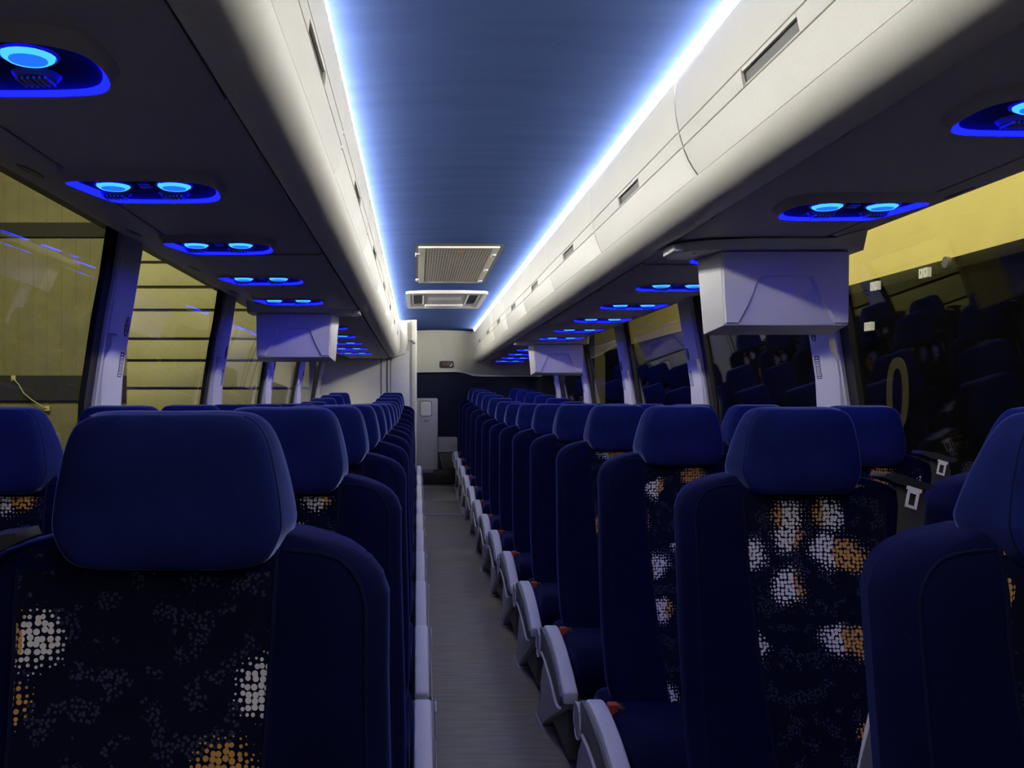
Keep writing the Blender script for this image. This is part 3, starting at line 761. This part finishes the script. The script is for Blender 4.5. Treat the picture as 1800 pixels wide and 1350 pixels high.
# washroom sign
sy = YR - 0.052
sg = thing('washroom_sign', 'small black illuminated washroom sign on the cream rear wall', 'sign', (xr(786), sy, zr(640)))
inv = Matrix.Translation((-xr(786), -sy, -zr(640)))
def P(o): o.parent = sg; o.matrix_parent_inverse = inv; return o
P(prism('case', 'dark', None, rrect(xr(772.3), xr(797.2), zr(646.8), zr(635), 0.02), 'y', sy - 0.022, sy, 0.003))
P(box('left_cell', 'black', None, xr(774.5), xr(784), zr(645.6), zr(636.6), sy - 0.024, sy - 0.020)) if False else None
for a, b in ((777.6, 779.9), (781.0, 783.6)):
    m_ = (a + b) / 2
    P(prism('red_figure', 'signred', None, [(xr(m_ - 0.7), zr(643.8)), (xr(m_ + 0.7), zr(643.8)), (xr(b), zr(639.5)), (xr(m_ + 0.5), zr(637.8)), (xr(m_ - 0.5), zr(637.8)), (xr(a), zr(639.5))], 'y', sy - 0.024, sy - 0.021))
P(prism('white_crescent', 'paper', None, [(xr(x), zr(y)) for x, y in ((789.6, 644.4), (792.5, 641.6), (793.8, 637.4), (794.8, 640.0), (794.9, 642.0), (793.8, 644.2), (791.8, 645.2))], 'y', sy - 0.0245, sy - 0.021))
P(prism('grey_cell', 'mid', None, [(xr(x), zr(y)) for x, y in ((785.2, 645.2), (785.2, 637.2), (792.6, 637.2), (791.2, 641.0), (788.6, 644.6))], 'y', sy - 0.0235, sy - 0.021))
# grey console panel at the end of the aisle
yk = YR - 0.30
def xk(px): return (px - 734) * yk / 1650.0 + CX
def zk(px): return Z((707 - px) * yk / 1650.0)
con = thing('rear_console', 'grey moulded console panel at the end of the aisle with a framed white notice', 'cabinet', (xk(750), yk + 0.1, 0.2))
inv = Matrix.Translation((-xk(750), -yk - 0.1, -0.2))
def P(o): o.parent = con; o.matrix_parent_inverse = inv; return o
P(prism('panel', 'consolegrey', None, rrect(xk(727), xk(769.5), zk(858), zk(700), 0.02), 'y', yk, YR - 0.03, 0.006))
P(prism('lower_door', 'consolegrey', None, rrect(xk(733), xk(764.5), zk(854), zk(790), 0.03), 'y', yk - 0.025, yk + 0.01, 0.008))
P(prism('notice_frame', 'mid', None, rrect(xk(738.2), xk(759.2), zk(731.8), zk(704.2), 0.025), 'y', yk - 0.008, yk + 0.002))
P(prism('notice', 'paper', None, rrect(xk(739.2), xk(758), zk(730.6), zk(705.6), 0.02), 'y', yk - 0.011, yk - 0.004))
P(prism('warm_reflection', plastic('painted_reflection', (0.85, 0.70, 0.42), 0.6), None, [(xk(743.2), zk(706.2)), (xk(754.5), zk(706.2)), (xk(752), zk(711.5)), (xk(746.2), zk(711.5))], 'y', yk - 0.0125, yk - 0.010))  # warm lamp reflection painted as a flat amber shape on the plate
bm = bmesh.new()
for k in range(5):
    a = xk(745 + k * 1.8)
    add_prism(bm, [(a, zk(741.4)), (a + 0.006, zk(741.4)), (a + 0.014, zk(737.6 + (k % 2))), (a + 0.008, zk(737.6 + (k % 2)))], 'y', yk - 0.002, yk + 0.002)
P(finish('script_mark', bm, 'mid', smooth=False))
P(box('ledge', 'consolegrey', None, xk(769.8), xk(804.5), yk + 0.06, YR - 0.03, zk(795), zk(769), 0.012))
P(box('ledge_lip', 'consolegrey', None, xk(769.8), xk(804.5), yk + 0.045, yk + 0.08, zk(795.5), zk(790.5), 0.005))
P(box('recess', 'brownpanel', None, xk(769.8), xk(812), yk + 0.12, YR - 0.03, zk(882), zk(795.6)))
js = thing('folded_jump_seat', 'dark folded jump seat with slanted pale edges beside the rear console', 'seat', (xk(790), yk, 0.25))
inv = Matrix.Translation((-xk(790), -yk, -0.25))
def P(o): o.parent = js; o.matrix_parent_inverse = inv; return o
P(prism('back_flap', 'brownpanel', None, [(xk(x), zk(y)) for x, y in ((773, 797), (806, 795.5), (806, 828), (781, 828))], 'y', yk + 0.06, yk + 0.11, 0.004))
P(prism('seat_flap', 'brownpanel', None, [(xk(x), zk(y)) for x, y in ((782, 831), (806, 829), (806, 853), (790, 853))], 'y', yk + 0.03, yk + 0.10, 0.004))
bm = bmesh.new(); add_tube(bm, [(xk(773), yk + 0.05, zk(798)), (xk(777), yk + 0.05, zk(812)), (xk(781), yk + 0.05, zk(827))], 0.009, 6)
P(finish('upper_edge', bm, 'leg'))
bm = bmesh.new(); add_tube(bm, [(xk(781.5), yk + 0.02, zk(836)), (xk(786), yk + 0.02, zk(845)), (xk(790), yk + 0.02, zk(852))], 0.010, 6)
P(finish('lower_edge', bm, 'leg'))
# dark step at the foot of the console
st = box('floor_step', 'dark', None, -0.235, 0.26, YR - 0.42, YR - 0.02, rise(YR) - 0.005, rise(YR) + 0.155, 0.01)
tag(st, 'dark step at the far end of the aisle under the console', 'step')
sp = box('step_plate', 'leg', st, xk(744), xk(761), YR - 0.435, YR - 0.415, rise(YR) + 0.125, rise(YR) + 0.160, 0.003)

# ------------------------------------------------------------------ seats
HW = 0.213            # half width of a backrest
ZTOP = 1.0
def W(z):
    return interp([(0.36, 0.205), (0.45, 0.222), (0.58, 0.222), (0.75, 0.216), (0.85, HW), (0.935, HW), (0.955, 0.206), (0.970, 0.194), (0.983, 0.174), (0.992, 0.145), (1.0, 0.10)], z)
def lean(z):          # y of the front plane of the backrest
    return interp([(0.36, -0.265), (0.45, -0.232), (0.55, -0.180), (0.70, -0.130), (0.85, -0.096), (1.0, -0.074)], z)
def front_y(x, z):
    d = min(W(z) - abs(x), (ZTOP + 0.004 - z) * 1.0)
    r = 0.040
    roll = 0.0
    if d < r:
        q = 1 - max(d, 0) / r; roll = r * (1 - math.sqrt(max(0, 1 - q * q)))
    dish = 0.014 * max(0, 1 - (x / 0.16) ** 2) * min(1, max(0, (0.98 - z) / 0.08))
    return lean(z) + roll + dish
KB = {1: 1.0, -1: 0.955}       # backrests right of the aisle read a little narrower
KH = {1: 0.945, -1: 0.880}
def squeeze(bm, k, aisle=0):
    for v in bm.verts:
        if aisle == 0 or v.co.x * aisle > 0: v.co.x *= k
    return bm
def make_back(a):
    bm = bmesh.new()
    zs = [0.36, 0.40, 0.45, 0.50, 0.56, 0.63, 0.70, 0.78, 0.85, 0.90, 0.935, 0.955, 0.970, 0.980, 0.988, 0.994, 0.998, 1.0]
    us = [-1, -0.985, -0.95, -0.90, -0.83, -0.72, -0.58, -0.40, -0.2, 0, 0.2, 0.40, 0.58, 0.72, 0.83, 0.90, 0.95, 0.985, 1]
    F = [[bm.verts.new((u * W(z), front_y(u * W(z), z), z)) for u in us] for z in zs]
    B = [[bm.verts.new((u * W(z), lean(z) + 0.105 - (0.04 if abs(u) > 0.98 else 0.0), z)) for u in us] for z in zs]
    for i in range(len(zs) - 1):
        for j in range(len(us) - 1):
            bm.faces.new((F[i][j], F[i][j + 1], F[i + 1][j + 1], F[i + 1][j])); bm.faces.new((B[i][j], B[i + 1][j], B[i + 1][j + 1], B[i][j + 1]))
        bm.faces.new((F[i][0], F[i + 1][0], B[i + 1][0], B[i][0])); bm.faces.new((F[i][-1], B[i][-1], B[i + 1][-1], F[i + 1][-1]))
    for j in range(len(us) - 1):
        bm.faces.new((F[-1][j], F[-1][j + 1], B[-1][j + 1], B[-1][j])); bm.faces.new((F[0][j], B[0][j], B[0][j + 1], F[0][j + 1]))
    return bm
def panel_edges(z):   # patterned centre panel: (window side, aisle side) in aisle-positive coordinates
    return -0.152 + 0.02 * (1.0 - z), 0.104 - 0.045 * (1.0 - z)
def make_panel(a):
    bm = bmesh.new(); zs = [0.385 + 0.60 * i / 16 for i in range(17)]
    rows = []
    for z in zs:
        w0, w1 = panel_edges(z)
        rows.append([bm.verts.new((a * (w0 + (w1 - w0) * j / 10), front_y(w0 + (w1 - w0) * j / 10, z) - 0.0025, z)) for j in range(11)])
    for A, B in zip(rows, rows[1:]):
        for j in range(10): bm.faces.new((A[j], A[j + 1], B[j + 1], B[j]))
    bmesh.ops.recalc_face_normals(bm, faces=bm.faces)
    r = bmesh.ops.extrude_face_region(bm, geom=list(bm.faces))
    for v in r['geom']:
        if isinstance(v, bmesh.types.BMVert): v.co.y += 0.006
    return bm
def make_seams(a):
    bm = bmesh.new()
    for side in (0, 1):
        add_tube(bm, [(a * panel_edges(z)[side], front_y(panel_edges(z)[side], z) - 0.002, z) for z in [0.385 + 0.6 * i / 14 for i in range(15)]], 0.0028, 5)
    # piping where the aisle bolster turns to the side gusset
    for sgn in (-1, 1):
        path = []
        for z in [0.40, 0.5, 0.6, 0.7, 0.8, 0.88, 0.93, 0.950, 0.963, 0.974]:
            x = sgn * (W(z) - 0.022)
            path.append((x, front_y(x, z) - 0.0005, z))
        for x_, z in ((0.150, 0.980), (0.130, 0.9825), (0.110, 0.984)):
            path.append((sgn * x_, front_y(x_, z) - 0.0005, z))
        add_tube(bm, path, 0.0022, 5)
    return bm
HR_CTRL = [(0.0, 1.1215), (0.066, 1.1215), (0.092, 1.1150), (0.106, 1.096), (0.1155, 1.060), (0.1215, 1.020), (0.1195, 0.998), (0.104, 0.974), (0.075, 0.966), (0.0, 0.965)]
HR = catmull(HR_CTRL + [(-x, z) for x, z in HR_CTRL[-2:0:-1]], 4)
def hr_back(z): return interp([(0.96, -0.035), (0.985, -0.008), (1.012, 0.0), (1.06, -0.022), (1.10, -0.043), (1.125, -0.055)], z)
def make_head():
    bm = bmesh.new(); zc = 1.042
    def ring(sx, f):
        out = []
        for x, z in HR:
            X, Zv = x * sx, zc + (z - zc) * sx
            out.append(bm.verts.new((X, f(X, Zv), Zv)))
        return out
    fr = lambda d: (lambda x, z: -0.108 + d + 0.10 * (z - 1.042) * 0.25)
    mid = lambda k: (lambda x, z: (1 - k) * (-0.092 + 0.025 * (z - 1.042)) + k * (hr_back(z) - 0.012))
    bk = lambda d: (lambda x, z: hr_back(z) + d)
    rings = [ring(0.25, fr(-0.004)), ring(0.5, fr(-0.003)), ring(0.72, fr(-0.0005)), ring(0.86, fr(0.002)), ring(0.92, fr(0.005)), ring(0.948, fr(0.010)), ring(0.958, fr(0.018)),
             ring(0.975, mid(0.25)), ring(0.988, mid(0.6)), ring(1.0, mid(1.0)), ring(0.99, bk(-0.004)), ring(0.95, bk(0.002)), ring(0.6, bk(0.004))]
    n_ = len(HR)
    for A, B in zip(rings, rings[1:]):
        for i in range(n_): bm.faces.new((A[i], A[(i + 1) % n_], B[(i + 1) % n_], B[i]))
    bm.faces.new(rings[0]); bm.faces.new(rings[-1])
    return bm
def make_head_seam(sg):
    bm = bmesh.new(); zc = 1.042; sx = 0.950
    pts = [(x, z) for x, z in HR if x * sg > 0.078]
    pts.sort(key=lambda p: p[1])
    add_tube(bm, [(x * sx, -0.108 + 0.0150 + 0.025 * (z - 1.042), zc + (z - zc) * sx) for x, z in pts], 0.0016, 5)
    return bm
def make_cushion():
    bm = bmesh.new()
    side = catmull([(-0.10, 0.408), (-0.30, 0.415), (-0.50, 0.425), (-0.575, 0.418), (-0.612, 0.390), (-0.615, 0.345), (-0.590, 0.305), (-0.40, 0.290), (-0.10, 0.290), (-0.085, 0.35)], 4)
    cy, cz = -0.35, 0.35
    secs = []
    for x, k, dz in ((-0.226, 0.90, -0.012), (-0.220, 0.955, -0.005), (-0.205, 0.985, 0), (-0.17, 1.0, 0.003), (0, 1.0, -0.004), (0.17, 1.0, 0.003), (0.205, 0.985, 0), (0.220, 0.955, -0.005), (0.226, 0.90, -0.012)):
        secs.append([bm.verts.new((x, cy + (y - cy) * (0.5 + k * 0.5), cz + (z - cz) * k + (dz if z > 0.38 else 0))) for y, z in side])
    for A, B in zip(secs, secs[1:]):
        for i in range(len(side)): bm.faces.new((A[i], A[(i + 1) % len(side)], B[(i + 1) % len(side)], B[i]))
    bm.faces.new(secs[0]); bm.faces.new(secs[-1])
    return bm
def extr(bm, pts, a, x0, x1, bev=0.004):
    add_prism(bm, pts, 'x', *sorted((a * x0, a * x1)))
    bmesh.ops.recalc_face_normals(bm, faces=bm.faces)
    if bev:
        es = [e for e in bm.edges if len(e.link_faces) == 2 and e.calc_face_angle() > 0.9]
        bmesh.ops.bevel(bm, geom=es, offset=bev, segments=2, affect='EDGES', profile=0.5)
    return bm
PAD_TOP = catmull([(-0.225, 0.385), (-0.235, 0.415), (-0.270, 0.4275), (-0.35, 0.425), (-0.45, 0.408), (-0.56, 0.375), (-0.655, 0.335)], 4, closed=False)
def make_armrest(a, root, up=False):
    """pad + cheek + pivot disc as one part with sub-parts"""
    arm = extr(bmesh.new(), PAD_TOP + [(-0.650, 0.300), (-0.56, 0.330), (-0.45, 0.362), (-0.36, 0.382), (-0.28, 0.388)], a, 0.234, 0.274, 0.006)
    arm = finish('armrest', arm, 'arm', root, angle=45)
    ck = [(-0.195, 0.375), (-0.215, 0.412), (-0.26, 0.412), (-0.35, 0.405), (-0.45, 0.388), (-0.56, 0.352), (-0.630, 0.318), (-0.625, 0.290), (-0.56, 0.292), (-0.46, 0.318), (-0.36, 0.340), (-0.24, 0.340)]
    finish('cheek', extr(bmesh.new(), ck, a, 0.229, 0.281, 0.003), 'mid', arm, angle=45)
    bm = bmesh.new(); add_cyl(bm, (a * 0.234, -0.195, 0.355), (a, 0, 0), 0.048, 0.052, 24, 0.044)
    disc = finish('pivot_disc', bm, 'leg', arm, angle=40)
    bm = bmesh.new()
    add_tube(bm, [(a * 0.286, -0.195 + 0.044 * math.cos(k * math.pi / 12), 0.355 + 0.044 * math.sin(k * math.pi / 12)) for k in range(24)], 0.0025, 5, closed=True)
    add_tube(bm, [(a * 0.281, y, z) for y, z in catmull([(-0.235, 0.335), (-0.33, 0.330), (-0.45, 0.306), (-0.56, 0.276), (-0.628, 0.285)], 3, closed=False)], 0.004, 6)
    finish('edge_trim', bm, 'arm', arm, angle=40)
    if up:            # folded upright along the backrest
        c = Vector((0, -0.195, 0.355))
        R = Matrix.Rotation(math.radians(-84), 4, 'X')
        arm.matrix_basis = Matrix.Translation((a * -0.116, 0.27, 0.105)) @ Matrix.Translation(c) @ R @ Matrix.Translation(-c)
    return arm
LEGP = [(-0.165, 0.375), (-0.06, 0.285), (0.03, 0.20), (0.06, 0.15), (0.06, 0.105), (0.150, 0.012), (0.150, 0.0), (0.055, 0.0), (-0.12, 0.085), (-0.40, 0.205), (-0.55, 0.262), (-0.60, 0.285), (-0.46, 0.312), (-0.34, 0.335)]
def make_leg(a, root):
    leg = finish('leg', extr(bmesh.new(), LEGP, a, 0.208, 0.245, 0.005), 'leg', root, angle=35)
    finish('foot', extr(bmesh.new(), [(0.0, 0.0), (0.20, 0.0), (0.19, 0.014), (0.01, 0.014)], a, 0.200, 0.252, 0.003), 'leg', leg)
    bm = bmesh.new(); add_box(bm, *sorted((a * 0.10, a * 0.225)), -0.42, 0.10, 0.06, 0.29, 0.01)
    finish('pedestal_box', bm, 'brownpanel', leg)
    return leg
def make_belt(a, root):
    x0, x1 = -0.207, -0.160             # window-side shoulder (aisle-positive coords)
    bm = bmesh.new()
    path = [(-0.085, 0.991), (-0.104, 0.985), (-0.112, 0.95)] + [(front_y(-0.167, z) - 0.012, z) for z in (0.90, 0.82, 0.72, 0.62, 0.52, 0.44)]
    A = []
    for i, (y, z) in enumerate(path):
        t = max(0, (0.97 - z) / 0.5)
        A.append([bm.verts.new((a * (x0 - 0.022 * t), y, z)), bm.verts.new((a * (x1 - 0.028 * t), y, z))])
    for p_, q in zip(A, A[1:]): bm.faces.new((p_[0], p_[1], q[1], q[0]))
    bmesh.ops.recalc_face_normals(bm, faces=bm.faces); bmesh.ops.solidify(bm, geom=list(bm.faces), thickness=0.003)
    belt = finish('seat_belt', bm, 'webbing', root)
    bm = bmesh.new(); add_prism(bm, [(a * x_, z_) for x_, z_ in ((-0.222, 0.984), (-0.200, 0.980), (-0.150, 0.990), (-0.130, 1.000), (-0.134, 1.008), (-0.165, 1.004))], 'y', -0.124, -0.070)
    finish('belt_guide', bm, 'dark', belt)
    if a < 0:
        bm = bmesh.new()
        c = Vector((a * -0.176, -0.128, 0.966))
        def bx(xa, xb, za, zb): add_box(bm, xa, xb, -0.0015, 0.0015, za, zb)
        bx(-0.013, 0.013, 0.012, 0.018); bx(-0.010, -0.006, -0.014, 0.012); bx(0.006, 0.010, -0.014, 0.012); bx(-0.010, 0.010, -0.019, -0.014); bx(-0.006, 0.006, 0.007, 0.012)
        bmesh.ops.transform(bm, matrix=Matrix.Translation(c) @ Matrix.Rotation(math.radians(18), 4, 'Y') @ Matrix.Rotation(math.radians(-12), 4, 'X'), verts=bm.verts)
        finish('belt_tongue', bm, 'steel', belt, smooth=False)
def make_seat(a, aisle, up=False):
    root = thing('coach_seat', '', 'seat')
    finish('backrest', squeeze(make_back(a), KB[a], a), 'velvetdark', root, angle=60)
    finish('patterned_panel', squeeze(make_panel(a), KB[a], a), 'pattern', root, angle=60)
    finish('seam_piping', squeeze(make_seams(a), KB[a], a), 'piping', root)
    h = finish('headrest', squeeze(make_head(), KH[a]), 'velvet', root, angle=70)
    for sg in (-1, 1): finish('headrest_seam', squeeze(make_head_seam(sg), KH[a]), 'piping', h)
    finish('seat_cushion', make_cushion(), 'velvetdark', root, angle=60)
    make_belt(a, root)
    if aisle:
        make_armrest(a, root, up); make_leg(a, root)
        if a < 0:
         bm = bmesh.new(); add_box(bm, *sorted((a * 0.206, a * 0.230)), -0.305, -0.275, 0.385, 0.428, 0.004)
         bk = finish('belt_buckle', bm, 'red', root)
         bm = bmesh.new(); add_box(bm, *sorted((a * 0.192, a * 0.208)), -0.312, -0.272, 0.36, 0.424, 0.004)
         finish('buckle_stalk', bm, 'dark', bk)
    else:
        bm = bmesh.new(); add_box(bm, -0.20, 0.20, -0.45, 0.05, 0.0, 0.30, 0.01)
        finish('pedestal', bm, 'brownpanel', root)
    return root
PITCH, ROW1 = 0.74, 1.0
protos = {}
def place(a, aisle, x, row, label, group, up=False):
    key = (a, aisle, up)
    if key not in protos:
        o = protos[key] = make_seat(a, aisle, up)
    else:
        o = copy_tree(protos[key])
    y = ROW1 + PITCH * row
    o.location = (x, y, rise(y))
    tag(o, label, None, group)
    return o
LX, LWX = -0.469, -0.989
RX, RWX = 0.447, 0.910
for r in range(12):
    nm = 'navy velvet coach seat left of the aisle, aisle side, %s row from the camera' % ORD[r]
    place(1, True, LX, r, nm, 'left aisle seats')
    place(1, False, LWX, r, 'navy velvet coach seat beside the left windows, %s row from the camera' % ORD[r], 'left window seats')
for r in range(14):
    if r == 0: nm = 'navy velvet coach seat cut by the right photo edge, armrest folded up'
    else: nm = 'navy velvet coach seat right of the aisle, aisle side, %s row from the camera' % ORD[r]
    place(-1, True, RX, r, nm, 'right aisle seats', up=(r == 0))
    place(-1, False, RWX, r, 'navy velvet coach seat beside the right windows, %s row from the camera' % ORD[r], 'right window seats')

# ------------------------------------------------------------------ garage outside the windows
struct(box('ground', 'concrete', None, -9, 7, -4, 16, -1.35, -1.25), 'garage floor outside the coach')
WX = 2.60
def yw(px): return (WX - CX) * 1650.0 / (px - 734)
wr = struct(box('wall_garage', 'yellowwall', None, WX, WX + 0.15, -3, 15, -1.25, 4.2), 'yellow painted garage wall outside the right windows')
bd = thing('dark_board', 'black board on the yellow wall outside with a painted olive 0', 'board', (WX - 0.02, 6, -1.2))
inv = Matrix.Translation((-(WX - 0.02), -6, 1.2))
def P(o): o.parent = bd; o.matrix_parent_inverse = inv; return o
P(box('board', 'darkwall', None, WX - 0.03, WX - 0.001, -2, 14, -1.2, Z(0.70)))
P(box('top_rail', 'frameedge', None, WX - 0.05, WX - 0.001, -2, 14, Z(0.69), Z(0.752), 0.004))
def zw(px, py): return Z((707 - py) * yw(px) / 1650.0)
bm = bmesh.new()
yc = (yw(1568) + yw(1607)) / 2; zc = (zw(1588, 628) + zw(1588, 757)) / 2; ry = abs(yw(1568) - yw(1607)) / 2; rz = (zw(1588, 628) - zw(1588, 757)) / 2
o_ = []; i_ = []
for k in range(36):
    t = k * math.pi / 18
    f = lambda v, e: math.copysign(abs(v) ** e, v)
    o_.append((yc + ry * f(math.cos(t), 0.85), zc + rz * f(math.sin(t), 0.85))); i_.append((yc + (ry - 0.065) * f(math.cos(t), 0.85), zc + (rz - 0.065) * f(math.sin(t), 0.85)))
for k in range(36):
    j = (k + 1) % 36
    q = [(WX - 0.034, *o_[k]), (WX - 0.034, *o_[j]), (WX - 0.034, *i_[j]), (WX - 0.034, *i_[k])]
    bm.faces.new([bm.verts.new(v) for v in q])
bmesh.ops.remove_doubles(bm, verts=bm.verts, dist=1e-5)
r = bmesh.ops.extrude_face_region(bm, geom=list(bm.faces))
for v in r['geom']:
    if isinstance(v, bmesh.types.BMVert): v.co.x += 0.006
P(finish('digit_zero', bm, 'olivedigit', smooth=False))
for px, py, nm in ((1557, 503, 'first'), (1646, 480, 'second'), (1546, 574, 'lower')):
    y, z = yw(px), zw(px, py)
    bm = bmesh.new()
    for dy in (-0.028, 0.022):
        for a, b, c, d in ((-0.018, 0.018, -0.026, -0.012), (-0.018, 0.018, 0.012, 0.026), (-0.018, -0.006, -0.012, 0.012), (0.006, 0.018, -0.012, 0.012)):
            add_box(bm, WX - 0.075, WX - 0.052, y + dy + a, y + dy + b, z + c, z + d)
    P(finish('wall_clip', bm, 'paper', smooth=False))
bm = bmesh.new(); add_cyl(bm, (WX - 0.05, yw(1684), zw(1684, 461)), (-1, 0, 0), 0.03, 0.02, 16)
P(finish('round_knob', bm, 'mid'))
# sectional door and sheet wall on the left, square to the coach
YG = 10.6
def xg(px): return (px - 734) * YG / 1650.0 + CX
dr = thing('sectional_door', 'olive garage door of wide horizontal slats outside the left windows', 'garage door', (-2.2, YG, -1.2))
inv = Matrix.Translation((2.2, -YG, 1.2))
def P(o): o.parent = dr; o.matrix_parent_inverse = inv; return o
lines = [2.6, 2.22, 1.86, 1.58, 1.30, 1.04, 0.715, 0.47, 0.155, -0.13, -0.42, -0.72, -1.02, -1.4, -1.8, -2.3]
for a, b in zip(lines, lines[1:]):
    bm = bmesh.new(); add_box(bm, xg(222), -1.45, YG, YG + 0.05, Z(b) + 0.014, Z(a) - 0.014, 0.012)
    P(finish('slat', bm, 'slat', angle=30))
P(box('backing', 'beam', None, xg(222), -1.45, YG + 0.03, YG + 0.06, Z(-2.35), Z(2.6)))
sh = struct(box('wall_sheet', 'olivedark', None, -8.5, xg(222), YG, YG + 0.08, -1.25, 4.2), 'olive sheet wall outside the nearest left window')
for k in range(34):
    x = xg(222) - 0.10 - k * 0.16
    box('rib', 'olivedark', sh, x - 0.012, x + 0.012, YG - 0.007, YG + 0.005, -1.2, 4.1)
for za, zb in ((0.02, 0.30), (1.86, 2.02)):
    box('beam', 'beam', sh, -8.4, xg(222), YG - 0.05, YG - 0.01, Z(za), Z(zb))
bm = bmesh.new()
add_tube(bm, [(xg(27), YG - 0.07, Z(0.27)), (xg(38), YG - 0.08, Z(0.20)), (xg(47), YG - 0.08, Z(0.10)), (xg(60), YG - 0.08, Z(0.03)), (xg(75), YG - 0.08, Z(-0.03)), (xg(86), YG - 0.07, Z(-0.07))], 0.006, 6)
ww = finish('hanging_wire', bm, 'slat'); tag(ww, 'thin pale wire sagging across the olive sheet wall outside', 'wire')
for px, z in ((27, 0.27), (86, -0.07)): box('bracket', 'slat', ww, xg(px) - 0.025, xg(px) + 0.025, YG - 0.06, YG - 0.02, Z(z) - 0.03, Z(z) + 0.03, 0.005)
struct(box('wall_left_garage', 'olivedark', None, -8.7, -8.5, -4, YG, -1.25, 4.2), 'far garage side wall')
